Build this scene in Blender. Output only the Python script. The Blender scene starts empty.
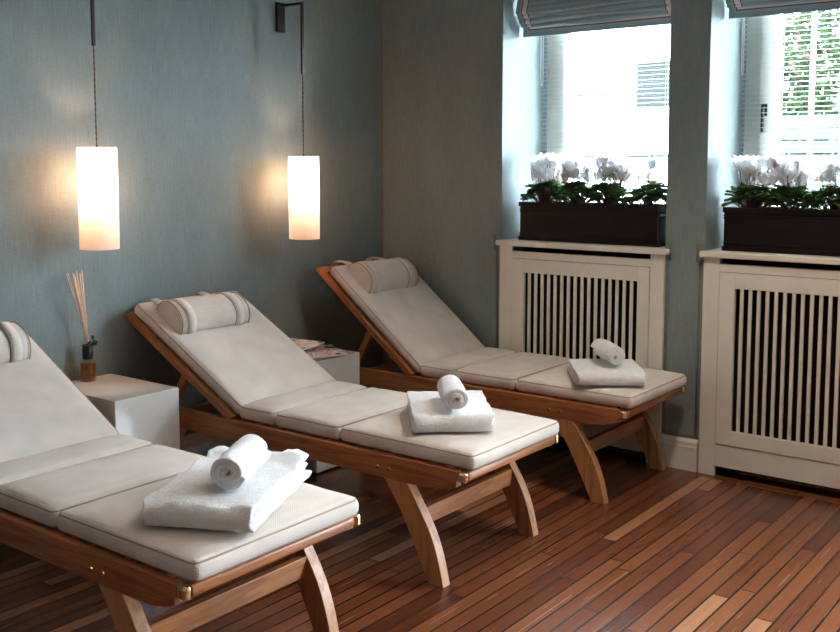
import bpy, bmesh, math, random
from mathutils import Vector, Matrix, noise
random.seed(7)
sc = bpy.context.scene
COL = sc.collection
R = math.radians

# ------------------------------------------------------------------ materials
def newmat(name):
    m = bpy.data.materials.new(name); m.use_nodes = True
    nt = m.node_tree; b = nt.nodes['Principled BSDF']
    return m, nt, b
def N(nt, t, **kw):
    n = nt.nodes.new(t)
    for k, v in kw.items(): setattr(n, k, v)
    return n
def setin(n, **kw):
    for k, v in kw.items():
        n.inputs[k.replace('_', ' ')].default_value = v
def coords(nt, scale=(1, 1, 1), kind='Object', rot=(0, 0, 0)):
    tc = N(nt, 'ShaderNodeTexCoord'); mp = N(nt, 'ShaderNodeMapping')
    mp.inputs['Scale'].default_value = scale; mp.inputs['Rotation'].default_value = rot
    nt.links.new(tc.outputs[kind], mp.inputs['Vector'])
    return mp.outputs['Vector']
def noise_tex(nt, vec, scale, detail=3, rough=.5, dist=0):
    n = N(nt, 'ShaderNodeTexNoise'); n.inputs['Scale'].default_value = scale
    n.inputs['Detail'].default_value = detail; n.inputs['Roughness'].default_value = rough
    n.inputs['Distortion'].default_value = dist
    nt.links.new(vec, n.inputs['Vector']); return n.outputs['Fac']
def ramp(nt, fac, stops):
    r = N(nt, 'ShaderNodeValToRGB'); e = r.color_ramp.elements
    while len(e) < len(stops): e.new(.5)
    for i, (p, c) in enumerate(stops):
        e[i].position = p; e[i].color = (*c, 1) if len(c) == 3 else c
    nt.links.new(fac, r.inputs['Fac']); return r.outputs['Color']
def mixc(nt, fac, a, b, mode='MIX'):
    m = N(nt, 'ShaderNodeMix', data_type='RGBA', blend_type=mode)
    for sock, v in ((0, fac), (6, a), (7, b)):
        if isinstance(v, (int, float)): m.inputs[sock].default_value = v
        elif isinstance(v, tuple): m.inputs[sock].default_value = (*v, 1)
        else: nt.links.new(v, m.inputs[sock])
    return m.outputs[2]
def math_(nt, op, a, b=None, c=None):
    m = N(nt, 'ShaderNodeMath', operation=op)
    for i, v in enumerate((a, b, c)):
        if v is None: continue
        if isinstance(v, (int, float)): m.inputs[i].default_value = v
        else: nt.links.new(v, m.inputs[i])
    return m.outputs[0]
def bump(nt, b, h, strength=.3, dist=.002):
    n = N(nt, 'ShaderNodeBump'); n.inputs['Strength'].default_value = strength
    n.inputs['Distance'].default_value = dist
    nt.links.new(h, n.inputs['Height']); nt.links.new(n.outputs['Normal'], b.inputs['Normal'])

def mat_plain(name, col, rough=.5, metal=0, var=.06, scale=30, bmp=0, coat=0):
    m, nt, b = newmat(name)
    v = coords(nt); f = noise_tex(nt, v, scale)
    lo = tuple(c * (1 - var) for c in col); hi = tuple(min(1, c * (1 + var)) for c in col)
    nt.links.new(ramp(nt, f, [(.3, lo), (.7, hi)]), b.inputs['Base Color'])
    setin(b, Roughness=rough, Metallic=metal); b.inputs['Coat Weight'].default_value = coat
    if bmp: bump(nt, b, f, bmp)
    return m

def mat_wood(name, axis, dark, light, rough=.42):
    m, nt, b = newmat(name)
    s = [22, 22, 22]; s[axis] = 1.6
    v = coords(nt, tuple(s))
    f1 = noise_tex(nt, v, 1.2, 4, .6, .6)
    s2 = [260, 260, 260]; s2[axis] = 6
    v2 = coords(nt, tuple(s2)); f2 = noise_tex(nt, v2, 1, 2)
    w = math_(nt, 'SINE', math_(nt, 'MULTIPLY', f1, 26))
    w = math_(nt, 'MULTIPLY_ADD', w, .18, f1)
    w = math_(nt, 'MULTIPLY_ADD', f2, .35, math_(nt, 'MULTIPLY', w, .8))
    c = ramp(nt, w, [(.25, dark), (.85, light)])
    nt.links.new(c, b.inputs['Base Color']); setin(b, Roughness=rough)
    bump(nt, b, f2, .15, .001)
    return m

def mat_grasscloth(name, col):
    m, nt, b = newmat(name)
    tc = N(nt, 'ShaderNodeTexCoord'); sp = N(nt, 'ShaderNodeSeparateXYZ')
    nt.links.new(tc.outputs['Object'], sp.inputs[0])
    h = math_(nt, 'ADD', sp.outputs[0], sp.outputs[1])
    cb = N(nt, 'ShaderNodeCombineXYZ'); nt.links.new(h, cb.inputs[0]); nt.links.new(sp.outputs[2], cb.inputs[2])
    def stretched(sx, sz, d=2):
        mp = N(nt, 'ShaderNodeMapping'); mp.inputs['Scale'].default_value = (sx, 1, sz)
        nt.links.new(cb.outputs[0], mp.inputs['Vector']); return noise_tex(nt, mp.outputs[0], 1, d)
    a = stretched(260, 9, 3); c = stretched(30, 330, 2); d = stretched(5, 1.2, 2)
    f = math_(nt, 'MULTIPLY_ADD', a, .6, math_(nt, 'MULTIPLY', c, .4))
    f2 = math_(nt, 'MULTIPLY_ADD', d, .25, math_(nt, 'MULTIPLY', f, .75))
    k = ramp(nt, f2, [(.32, tuple(x * .72 for x in col)), (.68, tuple(x * 1.28 for x in col))])
    nt.links.new(k, b.inputs['Base Color']); setin(b, Roughness=.75)
    b.inputs['Specular IOR Level'].default_value = .25
    bump(nt, b, f, .35, .0012)
    return m

def mat_fabric(name, col, freq=420, rough=.9, bmp=.35, var=.08):
    m, nt, b = newmat(name)
    tc = N(nt, 'ShaderNodeTexCoord'); sp = N(nt, 'ShaderNodeSeparateXYZ')
    nt.links.new(tc.outputs['Object'], sp.inputs[0])
    def s(o): return math_(nt, 'SINE', math_(nt, 'MULTIPLY', o, freq * 2))
    w = math_(nt, 'MULTIPLY', s(sp.outputs[0]), s(sp.outputs[1]))
    w = math_(nt, 'ADD', w, math_(nt, 'MULTIPLY', s(sp.outputs[2]), .5))
    n = noise_tex(nt, coords(nt), 9, 3)
    f = math_(nt, 'MULTIPLY_ADD', w, .16, n)
    c = ramp(nt, f, [(.25, tuple(x * (1 - var) for x in col)), (.75, tuple(x * (1 + var) for x in col))])
    nt.links.new(c, b.inputs['Base Color']); setin(b, Roughness=rough)
    b.inputs['Sheen Weight'].default_value = .12; b.inputs['Specular IOR Level'].default_value = .2
    bump(nt, b, w, bmp, .0012)
    return m

def mat_towel():
    m, nt, b = newmat('terry_towelling')
    n1 = noise_tex(nt, coords(nt), 230, 3, .7); n2 = noise_tex(nt, coords(nt), 30, 3, .6)
    f = math_(nt, 'MULTIPLY_ADD', n1, .6, math_(nt, 'MULTIPLY', n2, .7))
    c = ramp(nt, f, [(.35, (.80, .79, .78)), (.75, (.93, .925, .92))])
    nt.links.new(c, b.inputs['Base Color']); setin(b, Roughness=.95)
    b.inputs['Sheen Weight'].default_value = .3; b.inputs['Specular IOR Level'].default_value = .1
    bump(nt, b, f, .9, .012)
    return m

def mat_floor(border=False):
    m, nt, b = newmat('teak_floor_border' if border else 'teak_deck_floor')
    tc = N(nt, 'ShaderNodeTexCoord'); sp = N(nt, 'ShaderNodeSeparateXYZ')
    nt.links.new(tc.outputs['Object'], sp.inputs[0])
    X, Y = sp.outputs[0], sp.outputs[1]
    if border: X, Y = Y, X
    W, L = .0612, 1.25
    off = .0 if not border else .065
    xs = math_(nt, 'DIVIDE', math_(nt, 'ADD', X, 10 - .0045 + off), W)
    row = math_(nt, 'FLOOR', xs); fx = math_(nt, 'FRACT', xs)
    wn = N(nt, 'ShaderNodeTexWhiteNoise', noise_dimensions='1D'); nt.links.new(row, wn.inputs['W'])
    ys = math_(nt, 'ADD', math_(nt, 'DIVIDE', math_(nt, 'ADD', Y, 20), L), math_(nt, 'MULTIPLY', wn.outputs['Value'], 7))
    cell = math_(nt, 'FLOOR', ys); fy = math_(nt, 'FRACT', ys)
    cb = N(nt, 'ShaderNodeCombineXYZ'); nt.links.new(row, cb.inputs[0]); nt.links.new(cell, cb.inputs[1])
    w2 = N(nt, 'ShaderNodeTexWhiteNoise', noise_dimensions='2D'); nt.links.new(cb.outputs[0], w2.inputs['Vector'])
    base = ramp(nt, w2.outputs['Value'], [(0, (.082, .026, .011)), (.3, (.115, .037, .015)), (.6, (.148, .050, .020)), (.88, (.19, .070, .028)), (1, (.33, .16, .08))])
    # grain
    sh = N(nt, 'ShaderNodeVectorMath', operation='MULTIPLY_ADD')
    nt.links.new(w2.outputs['Color'], sh.inputs[0]); sh.inputs[1].default_value = (13, 17, 5); nt.links.new(tc.outputs['Object'], sh.inputs[2])
    mp = N(nt, 'ShaderNodeMapping'); mp.inputs['Scale'].default_value = (110, 2.2, 1) if not border else (2.2, 110, 1)
    nt.links.new(sh.outputs[0], mp.inputs['Vector'])
    g = noise_tex(nt, mp.outputs[0], 1, 3, .5, .4)
    mp2 = N(nt, 'ShaderNodeMapping'); mp2.inputs['Scale'].default_value = (14, 4, 1) if not border else (4, 14, 1)
    nt.links.new(sh.outputs[0], mp2.inputs['Vector'])
    g2 = noise_tex(nt, mp2.outputs[0], 1, 3, .6, .5)
    gg = math_(nt, 'MULTIPLY_ADD', g, .6, math_(nt, 'MULTIPLY', g2, .5))
    gc = ramp(nt, gg, [(.25, (.74, .72, .72)), (.8, (1.22, 1.20, 1.18))])
    c = mixc(nt, 1.0, base, gc, 'MULTIPLY')
    # seams (dark caulk)
    dx = math_(nt, 'MINIMUM', fx, math_(nt, 'SUBTRACT', 1, fx))
    dy = math_(nt, 'MULTIPLY', math_(nt, 'MINIMUM', fy, math_(nt, 'SUBTRACT', 1, fy)), L / W)
    sx = math_(nt, 'LESS_THAN', dx, .058); sy = math_(nt, 'LESS_THAN', dy, .045)
    seam = math_(nt, 'MAXIMUM', sx, sy)
    c = mixc(nt, seam, c, (.006, .007, .008))
    nt.links.new(c, b.inputs['Base Color'])
    rr = math_(nt, 'MULTIPLY_ADD', g, .02, .26)
    nt.links.new(rr, b.inputs['Roughness']); b.inputs['Specular IOR Level'].default_value = .55
    bump(nt, b, math_(nt, 'MULTIPLY', seam, -1.0), .15, .001)
    return m

def mat_glass(name='window_glass'):
    m, nt, b = newmat(name); nt.nodes.remove(b)
    t = N(nt, 'ShaderNodeBsdfTransparent'); g = N(nt, 'ShaderNodeBsdfGlossy'); g.inputs['Roughness'].default_value = .02
    lw = N(nt, 'ShaderNodeLayerWeight'); lw.inputs[0].default_value = .5; mx = N(nt, 'ShaderNodeMixShader')
    fr = N(nt, 'ShaderNodeMath', operation='MULTIPLY_ADD'); nt.links.new(math_(nt, 'POWER', lw.outputs['Facing'], 4), fr.inputs[0]); fr.inputs[1].default_value = .6; fr.inputs[2].default_value = .03
    t.inputs[0].default_value = (.95, .97, .97, 1)
    nt.links.new(fr.outputs[0], mx.inputs[0]); nt.links.new(t.outputs[0], mx.inputs[1]); nt.links.new(g.outputs[0], mx.inputs[2])
    nt.links.new(mx.outputs[0], nt.nodes['Material Output'].inputs[0])
    return m

def mat_translucent(name, col, tfac=.5, rough=.8, emis=None):
    m, nt, b = newmat(name)
    t = N(nt, 'ShaderNodeBsdfTranslucent'); mx = N(nt, 'ShaderNodeMixShader'); mx.inputs[0].default_value = tfac
    f = noise_tex(nt, coords(nt), 60, 3)
    c = ramp(nt, f, [(.3, tuple(x * .95 for x in col)), (.7, col)])
    nt.links.new(c, b.inputs['Base Color']); nt.links.new(c, t.inputs[0]); setin(b, Roughness=rough)
    nt.links.new(b.outputs[0], mx.inputs[1]); nt.links.new(t.outputs[0], mx.inputs[2])
    nt.links.new(mx.outputs[0], nt.nodes['Material Output'].inputs[0])
    if emis:
        b.inputs['Emission Color'].default_value = (*emis[0], 1); b.inputs['Emission Strength'].default_value = emis[1]
    return m

M = {}
M['wall'] = mat_grasscloth('teal_grasscloth', (.205, .255, .255))
M['paint'] = mat_plain('cream_paint', (.74, .70, .61), .42, var=.03, scale=12)
M['ceiling'] = mat_plain('white_ceiling', (.55, .53, .50), .8, var=.02)
TD, TL = (.19, .062, .015), (.44, .170, .050)
M['wx'] = mat_wood('teak_along', 0, TD, TL); M['wy'] = mat_wood('teak_across', 1, TD, TL); M['wz'] = mat_wood('teak_upright', 2, (.25, .10, .030), (.50, .25, .095))
M['cushion'] = mat_fabric('beige_weave', (.64, .575, .51))
M['piping'] = mat_plain('piping_cord', (.36, .28, .20), .8)
M['towel'] = mat_towel()
M['brass'] = mat_plain('polished_brass', (.83, .58, .28), .22, 1.0, var=.05)
M['lacquer'] = mat_plain('cream_lacquer', (.66, .62, .56), .16, var=.015, scale=5, coat=.4)
M['black_metal'] = mat_plain('dark_bronze_metal', (.018, .015, .014), .4, .6)
M['cord'] = mat_plain('brown_twisted_flex', (.06, .025, .015), .7)
M['shade'] = mat_translucent('linen_lamp_shade', (.66, .60, .55), .55)
M['planter'] = mat_wood('dark_wenge', 0, (.004, .0022, .002), (.012, .006, .005), .45)
M['soil'] = mat_plain('potting_soil', (.03, .02, .012), .95, var=.4, scale=80, bmp=.5)
M['leafd'] = mat_translucent('cyclamen_leaf_dark', (.05, .125, .045), .3, .4)
M['leafl'] = mat_translucent('cyclamen_leaf_light', (.15, .32, .06), .4, .4)
M['petal'] = mat_translucent('white_petal', (.93, .93, .94), .55, .6)
M['stem'] = mat_plain('reddish_stem', (.22, .07, .045), .6)
M['blind'] = mat_translucent('white_blind_slat', (.60, .62, .60), .12, .5)
M['glass'] = mat_glass()
M['white'] = mat_plain('white_window_paint', (.74, .73, .66), .4, var=.02)
M['braid'] = mat_plain('grey_braid', (.20, .18, .15), .8, var=.2, scale=400)
M['radiator'] = mat_plain('radiator_enamel', (.35, .34, .32), .4)
M['dark'] = mat_plain('niche_shade_black', (.008, .0075, .007), .9)  # shade inside the niche, put into a near-black colour
M['black'] = mat_plain('black_satin', (.008, .008, .009), .35)
M['reed'] = mat_plain('rattan_reed', (.62, .42, .27), .7)
M['render'] = mat_plain('white_render', (.8, .82, .84), .8, var=.03, scale=4)
M['tile'] = mat_plain('pale_roof', (.62, .60, .58), .8, var=.08, scale=20)
M['fence'] = mat_plain('pale_blue_grey_boards', (.022, .028, .036), .7, var=.05)
M['foliage'] = mat_translucent('tree_leaf', (.012, .024, .008), .3, .6)
M['foliage2'] = mat_translucent('tree_leaf_dark', (.009, .017, .009), .3, .6)
M['bark'] = mat_plain('bark', (.10, .06, .045), .9, var=.3)
M['shutter'] = mat_plain('dark_green_shutter', (.008, .011, .010), .6)
M['gravel'] = mat_plain('pale_paving', (.55, .56, .57), .9, var=.06)

for k_ in ('shutter', 'foliage', 'foliage2', 'fence', 'render', 'tile', 'bark', 'gravel'): M[k_].node_tree.nodes['Principled BSDF'].inputs['Specular IOR Level'].default_value = 0.02
M['planter'].node_tree.nodes['Principled BSDF'].inputs['Specular IOR Level'].default_value = .2
# amber liquid / clear glass
def mat_refr(name, col, rough=0.0, ior=1.45):
    m, nt, b = newmat(name)
    b.inputs['Base Color'].default_value = (*col, 1); setin(b, Roughness=rough, IOR=ior)
    b.inputs['Transmission Weight'].default_value = 1.0
    return m
def mat_thin(name, col):
    m, nt, b = newmat(name); nt.nodes.remove(b)
    t = N(nt, 'ShaderNodeBsdfTransparent'); g = N(nt, 'ShaderNodeBsdfGlossy'); g.inputs['Roughness'].default_value = .05
    t.inputs[0].default_value = (*col, 1)
    lw = N(nt, 'ShaderNodeLayerWeight'); lw.inputs[0].default_value = .5; mx = N(nt, 'ShaderNodeMixShader')
    fr = N(nt, 'ShaderNodeMath', operation='MULTIPLY_ADD'); nt.links.new(math_(nt, 'POWER', lw.outputs['Facing'], 4), fr.inputs[0]); fr.inputs[1].default_value = .6; fr.inputs[2].default_value = .05
    nt.links.new(fr.outputs[0], mx.inputs[0]); nt.links.new(t.outputs[0], mx.inputs[1]); nt.links.new(g.outputs[0], mx.inputs[2])
    nt.links.new(mx.outputs[0], nt.nodes['Material Output'].inputs[0])
    return m
M['bottle'] = mat_thin('clear_bottle_glass', (.93, .88, .80))
M['amber'] = mat_thin('amber_oil', (.93, .55, .20))

def mat_cover(name, cols, scale, seed):
    m, nt, b = newmat(name)
    tc = N(nt, 'ShaderNodeTexCoord'); mp = N(nt, 'ShaderNodeMapping'); mp.inputs['Location'].default_value = (seed, seed * 1.7, 0)
    nt.links.new(tc.outputs['Object'], mp.inputs[0])
    f = noise_tex(nt, mp.outputs[0], scale, 2, .5, 1.0)
    n = len(cols); r = ramp(nt, f, [(.28 + .44 * i / (n - 1), c) for i, c in enumerate(cols)])
    nt.links.new(r, b.inputs['Base Color']); setin(b, Roughness=.25)
    return m
M['cov1'] = mat_cover('glossy_cover_rose', [(.02, .02, .03), (.08, .05, .06), (.55, .36, .32), (.75, .60, .55), (.45, .20, .18), (.8, .76, .74)], 13, 3.1)
M['cov2'] = mat_cover('glossy_cover_tan', [(.70, .62, .56), (.50, .32, .24), (.75, .70, .68), (.12, .08, .07), (.62, .52, .47)], 11, 8.3)
M['cov3'] = mat_cover('glossy_cover_lilac', [(.45, .42, .48), (.70, .68, .72), (.32, .18, .15), (.68, .60, .60)], 9, 5.5)
M['paper'] = mat_plain('magazine_paper', (.75, .74, .72), .6)

# roman blind fabric, striped by uv (x = metres from left edge, y = metres along cloth from hem)
def mat_roman(width):
    m, nt, b = newmat('striped_roman_blind_cloth')
    uv = N(nt, 'ShaderNodeUVMap'); sp = N(nt, 'ShaderNodeSeparateXYZ'); nt.links.new(uv.outputs[0], sp.inputs[0])
    x, y = sp.outputs[0], sp.outputs[1]
    xe = math_(nt, 'MINIMUM', x, math_(nt, 'SUBTRACT', width, x))
    d = math_(nt, 'MINIMUM', xe, y)
    teal, dk, beige, grey = (.26, .37, .40), (.09, .10, .11), (.75, .64, .56), (.36, .41, .42)
    r = N(nt, 'ShaderNodeValToRGB'); r.color_ramp.interpolation = 'CONSTANT'
    e = r.color_ramp.elements
    stops = [(0, teal), (.022, grey), (.034, dk), (.040, beige), (.068, dk), (.074, teal)]
    while len(e) < len(stops): e.new(.5)
    for i, (p, c) in enumerate(stops): e[i].position = p / .1; e[i].color = (*c, 1)
    nt.links.new(math_(nt, 'MULTIPLY', d, 10), r.inputs[0])
    # fine horizontal stripe in the field
    st = math_(nt, 'GREATER_THAN', math_(nt, 'SINE', math_(nt, 'MULTIPLY', y, 210)), .2)
    fld = mixc(nt, st, (.25, .36, .39), (.36, .40, .40))
    isf = math_(nt, 'GREATER_THAN', d, .074)
    c = mixc(nt, isf, r.outputs[0], fld)
    t = N(nt, 'ShaderNodeBsdfTranslucent'); mx = N(nt, 'ShaderNodeMixShader'); mx.inputs[0].default_value = .12
    nt.links.new(c, b.inputs['Base Color']); nt.links.new(c, t.inputs[0]); setin(b, Roughness=.8)
    nt.links.new(b.outputs[0], mx.inputs[1]); nt.links.new(t.outputs[0], mx.inputs[2])
    nt.links.new(mx.outputs[0], nt.nodes['Material Output'].inputs[0])
    return m

# ------------------------------------------------------------------ mesh helpers
def link_mesh(name, bm, mat, parent=None, smooth=False, loc=None):
    me = bpy.data.meshes.new(name); bm.normal_update(); bm.to_mesh(me); bm.free()
    mats = mat if isinstance(mat, (list, tuple)) else [mat]
    for k in mats: me.materials.append(k)
    if smooth:
        for p in me.polygons: p.use_smooth = True
    o = bpy.data.objects.new(name, me); COL.objects.link(o)
    if parent: o.parent = parent
    if loc: o.location = loc
    return o
def empty(name, loc, rz=0):
    o = bpy.data.objects.new(name, None); COL.objects.link(o); o.location = loc; o.rotation_euler.z = rz
    o.empty_display_size = .1; return o
def tag(o, label=None, cat=None, group=None, kind=None):
    if label: o['label'] = label
    if cat: o['category'] = cat
    if group: o['group'] = group
    if kind: o['kind'] = kind
    return o
def bm_box(bm, x0, x1, y0, y1, z0, z1, bev=0, mi=0, segs=2):
    r = bmesh.ops.create_cube(bm, size=1)
    vs = r['verts']
    bmesh.ops.scale(bm, vec=(x1 - x0, y1 - y0, z1 - z0), verts=vs)
    bmesh.ops.translate(bm, vec=((x0 + x1) / 2, (y0 + y1) / 2, (z0 + z1) / 2), verts=vs)
    fs = list({f for v in vs for f in v.link_faces})
    for f in fs: f.material_index = mi
    if bev > 0:
        es = list({e for v in vs for e in v.link_edges})
        bmesh.ops.bevel(bm, geom=es, offset=bev, segments=segs, affect='EDGES', profile=.5)
def box(name, x0, x1, y0, y1, z0, z1, mat, parent=None, bev=0, smooth=False):
    bm = bmesh.new(); bm_box(bm, x0, x1, y0, y1, z0, z1, bev)
    return link_mesh(name, bm, mat, parent, smooth)
def bm_prism(bm, pts, a0, a1, axis='y', bev=0, mi=0):
    """pts: 2D outline; axis y: pts=(x,z); axis x: pts=(y,z); axis z: pts=(x,y)"""
    def P(p, a): return {'y': (p[0], a, p[1]), 'x': (a, p[0], p[1]), 'z': (p[0], p[1], a)}[axis]
    A = [bm.verts.new(P(p, a0)) for p in pts]; B = [bm.verts.new(P(p, a1)) for p in pts]
    fs = [bm.faces.new(A), bm.faces.new(B[::-1])]
    n = len(pts)
    for i in range(n):
        fs.append(bm.faces.new((A[i], B[i], B[(i + 1) % n], A[(i + 1) % n])))
    for f in fs: f.material_index = mi
    bmesh.ops.recalc_face_normals(bm, faces=fs)
    if bev:
        es = [e for f in fs[:2] for e in f.edges]
        bmesh.ops.bevel(bm, geom=list(set(es)), offset=bev, segments=2, affect='EDGES', profile=.5)
def bm_tube(bm, pts, r, n=8, closed=False, cap=True, mi=0):
    pts = [Vector(p) for p in pts]; rings = []; m = len(pts)
    rr = r if isinstance(r, (list, tuple)) else [r] * m
    up = None
    for i, p in enumerate(pts):
        if closed: t = pts[(i + 1) % m] - pts[(i - 1) % m]
        else: t = pts[min(i + 1, m - 1)] - pts[max(i - 1, 0)]
        t.normalize()
        if up is None: up = Vector((0, 0, 1)) if abs(t.z) < .9 else Vector((1, 0, 0))
        a = t.cross(up); 
        if a.length < 1e-4: up = Vector((0, 1, 0)); a = t.cross(up)
        a.normalize(); b = a.cross(t).normalized(); up = b
        rings.append([bm.verts.new(p + (a * math.cos(2 * math.pi * k / n) + b * math.sin(2 * math.pi * k / n)) * rr[i]) for k in range(n)])
    fs = []
    for i in range(m if closed else m - 1):
        A, B = rings[i], rings[(i + 1) % m]
        for k in range(n): fs.append(bm.faces.new((A[k], A[(k + 1) % n], B[(k + 1) % n], B[k])))
    if cap and not closed:
        fs.append(bm.faces.new(rings[0][::-1])); fs.append(bm.faces.new(rings[-1]))
    for f in fs: f.material_index = mi; f.smooth = True
    bmesh.ops.recalc_face_normals(bm, faces=fs)
def bm_lathe(bm, prof, cx=0, cy=0, n=32, mi=0, closed_ends=True):
    rings = []
    for r, z in prof:
        rings.append([bm.verts.new((cx + r * math.cos(2 * math.pi * k / n), cy + r * math.sin(2 * math.pi * k / n), z)) for k in range(n)])
    fs = []
    for A, B in zip(rings, rings[1:]):
        for k in range(n): fs.append(bm.faces.new((A[k], A[(k + 1) % n], B[(k + 1) % n], B[k])))
    if closed_ends:
        fs.append(bm.faces.new(rings[0][::-1])); fs.append(bm.faces.new(rings[-1]))
    for f in fs: f.material_index = mi; f.smooth = True
    bmesh.ops.recalc_face_normals(bm, faces=fs)
def grid_lines(a, b, r, n):
    L = [a, a + r * .25, a + r * .6, a + r]
    L += [a + r + (b - a - 2 * r) * i / n for i in range(1, n)]
    L += [b - r, b - r * .6, b - r * .25, b]
    return L
def bm_rbox(bm, x0, x1, y0, y1, z0, z1, r, n=(8, 8, 2), fn=None):
    """rounded soft box; fn(x,y,z)->(x,y,z) moves finished points"""
    GX, GY, GZ = grid_lines(x0, x1, r, n[0]), grid_lines(y0, y1, r, n[1]), grid_lines(z0, z1, r, n[2])
    cache = {}
    def V(i, j, k):
        key = (i, j, k)
        if key in cache: return cache[key]
        p = Vector((GX[i], GY[j], GZ[k]))
        q = Vector((min(max(p.x, x0 + r), x1 - r), min(max(p.y, y0 + r), y1 - r), min(max(p.z, z0 + r), z1 - r)))
        d = p - q
        if d.length > 1e-9: p = q + d.normalized() * r
        if fn: p = Vector(fn(p.x, p.y, p.z))
        cache[key] = bm.verts.new(p); return cache[key]
    I, J, K = len(GX) - 1, len(GY) - 1, len(GZ) - 1
    fs = []
    for i in range(I):
        for j in range(J):
            fs.append(bm.faces.new((V(i, j, K), V(i + 1, j, K), V(i + 1, j + 1, K), V(i, j + 1, K))))
            fs.append(bm.faces.new((V(i, j, 0), V(i, j + 1, 0), V(i + 1, j + 1, 0), V(i + 1, j, 0))))
    for i in range(I):
        for k in range(K):
            fs.append(bm.faces.new((V(i, 0, k), V(i + 1, 0, k), V(i + 1, 0, k + 1), V(i, 0, k + 1))))
            fs.append(bm.faces.new((V(i, J, k), V(i, J, k + 1), V(i + 1, J, k + 1), V(i + 1, J, k))))
    for j in range(J):
        for k in range(K):
            fs.append(bm.faces.new((V(0, j, k), V(0, j, k + 1), V(0, j + 1, k + 1), V(0, j + 1, k))))
            fs.append(bm.faces.new((V(I, j, k), V(I, j + 1, k), V(I, j + 1, k + 1), V(I, j, k + 1))))
    for f in fs: f.smooth = True
    bmesh.ops.recalc_face_normals(bm, faces=fs)

# ------------------------------------------------------------------ room constants
YW, XW = 4.62, -3.835          # window wall face, left wall face
W1, W2, W3 = (-2.981, -2.025), (-1.823, -.867), (-.35, .95)   # window openings in x
ZS, ZT, ZC = 1.087, 2.56, 2.9  # sill, opening top, ceiling
YB = 5.08                      # reveal depth
XR, YR = 2.6, -2.6             # right wall, wall behind camera

S = lambda o: tag(o, kind='structure')
S(box('floor', XW - .1, XR + .1, YR - .1, 4.556, -.05, 0, mat_floor()))
S(box('floor_border', XW - .1, XR + .1, 4.556, YW + .3, -.05, -.0003, mat_floor(True)))
S(box('ceiling', XW - .2, XR + .2, YR - .2, 5.2, ZC, ZC + .1, M['ceiling']))
S(box('wall_left', XW - .15, XW, YR - .1, 5.18, 0, ZC, M['wall']))
S(box('wall_right', XR, XR + .15, YR - .1, 5.18, 0, ZC, M['wall']))
S(box('wall_rear', XW, XR, YR - .15, YR, 0, ZC, M['wall']))
bm = bmesh.new()
for a, b_ in ((XW, W1[0]), (W1[1], W2[0]), (W2[1], W3[0]), (W3[1], XR)): bm_box(bm, a, b_, YW, 5.18, 0, ZC)
for w in (W1, W2, W3):
    bm_box(bm, w[0], w[1], YW, 5.18, ZT, ZC)
S(link_mesh('wall_window', bm, M['wall']))
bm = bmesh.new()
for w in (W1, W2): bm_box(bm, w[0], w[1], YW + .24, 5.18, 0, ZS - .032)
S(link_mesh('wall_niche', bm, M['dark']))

# baseboards with a moulded top
def base_profile(t): return [(0, 0), (-.017, 0), (-.017, .118), (-.013, .122), (-.013, .140), (-.008, .150), (-.003, .157), (0, .157)]
def baseboard(name, segs, axis):
    bm = bmesh.new()
    for a, b_ in segs:
        if axis == 'x': bm_prism(bm, [(YW + p[0], p[1]) for p in base_profile(0)], a, b_, 'x')
        else: bm_prism(bm, [(XW - p[0], p[1]) for p in base_profile(0)], a, b_, 'y')
    S(link_mesh(name, bm, M['paint']))
baseboard('baseboard_window', [(XW + .017, -2.992), (-2.031, -1.831), (-.86, W3[0]), (W3[1], XR)], 'x')
baseboard('baseboard_left', [(YR, YW)], 'y')

# grey braid edging on the wallpaper
def braid(name, path, nrm_y=True):
    bm = bmesh.new()
    for off in (0, .007):
        pts = [Vector(p) for p in path]; q = []
        for i, p in enumerate(pts):
            d = Vector((0, 0, 0))
            for a, b_ in ((i - 1, i), (i, i + 1)):
                if a < 0 or b_ >= len(pts): continue
                t = (pts[b_] - pts[a]).normalized()
                d += Vector((t.z, 0, -t.x)) if nrm_y else Vector((0, t.z, -t.y))
            q.append(p + d * off)
        for a, b_ in zip(q, q[1:]): bm_tube(bm, [a, b_], .0024, 6)
    S(link_mesh(name, bm, M['braid']))
yb = YW - .0015
braid('trim_1', [(-2.975 - .006, yb, 1.108), (-3.020, yb, 1.108), (-3.020, yb, 1.038), (-3.004, yb, 1.038), (-3.004, yb, .166), (XW + .02, yb, .166)])
braid('trim_2', [(-1.829, yb, 1.108), (-1.836 - .02, yb, 1.108), (-1.856, yb, 1.038), (-1.842, yb, 1.038), (-1.842, yb, .166), (-2.016, yb, .166), (-2.016, yb, 1.038), (-2.002, yb, 1.038), (-2.002, yb, 1.108), (-2.02, yb, 1.108)])
braid('trim_3', [(XW + .004, yb, .16), (XW + .004, yb, ZC)])

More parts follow.
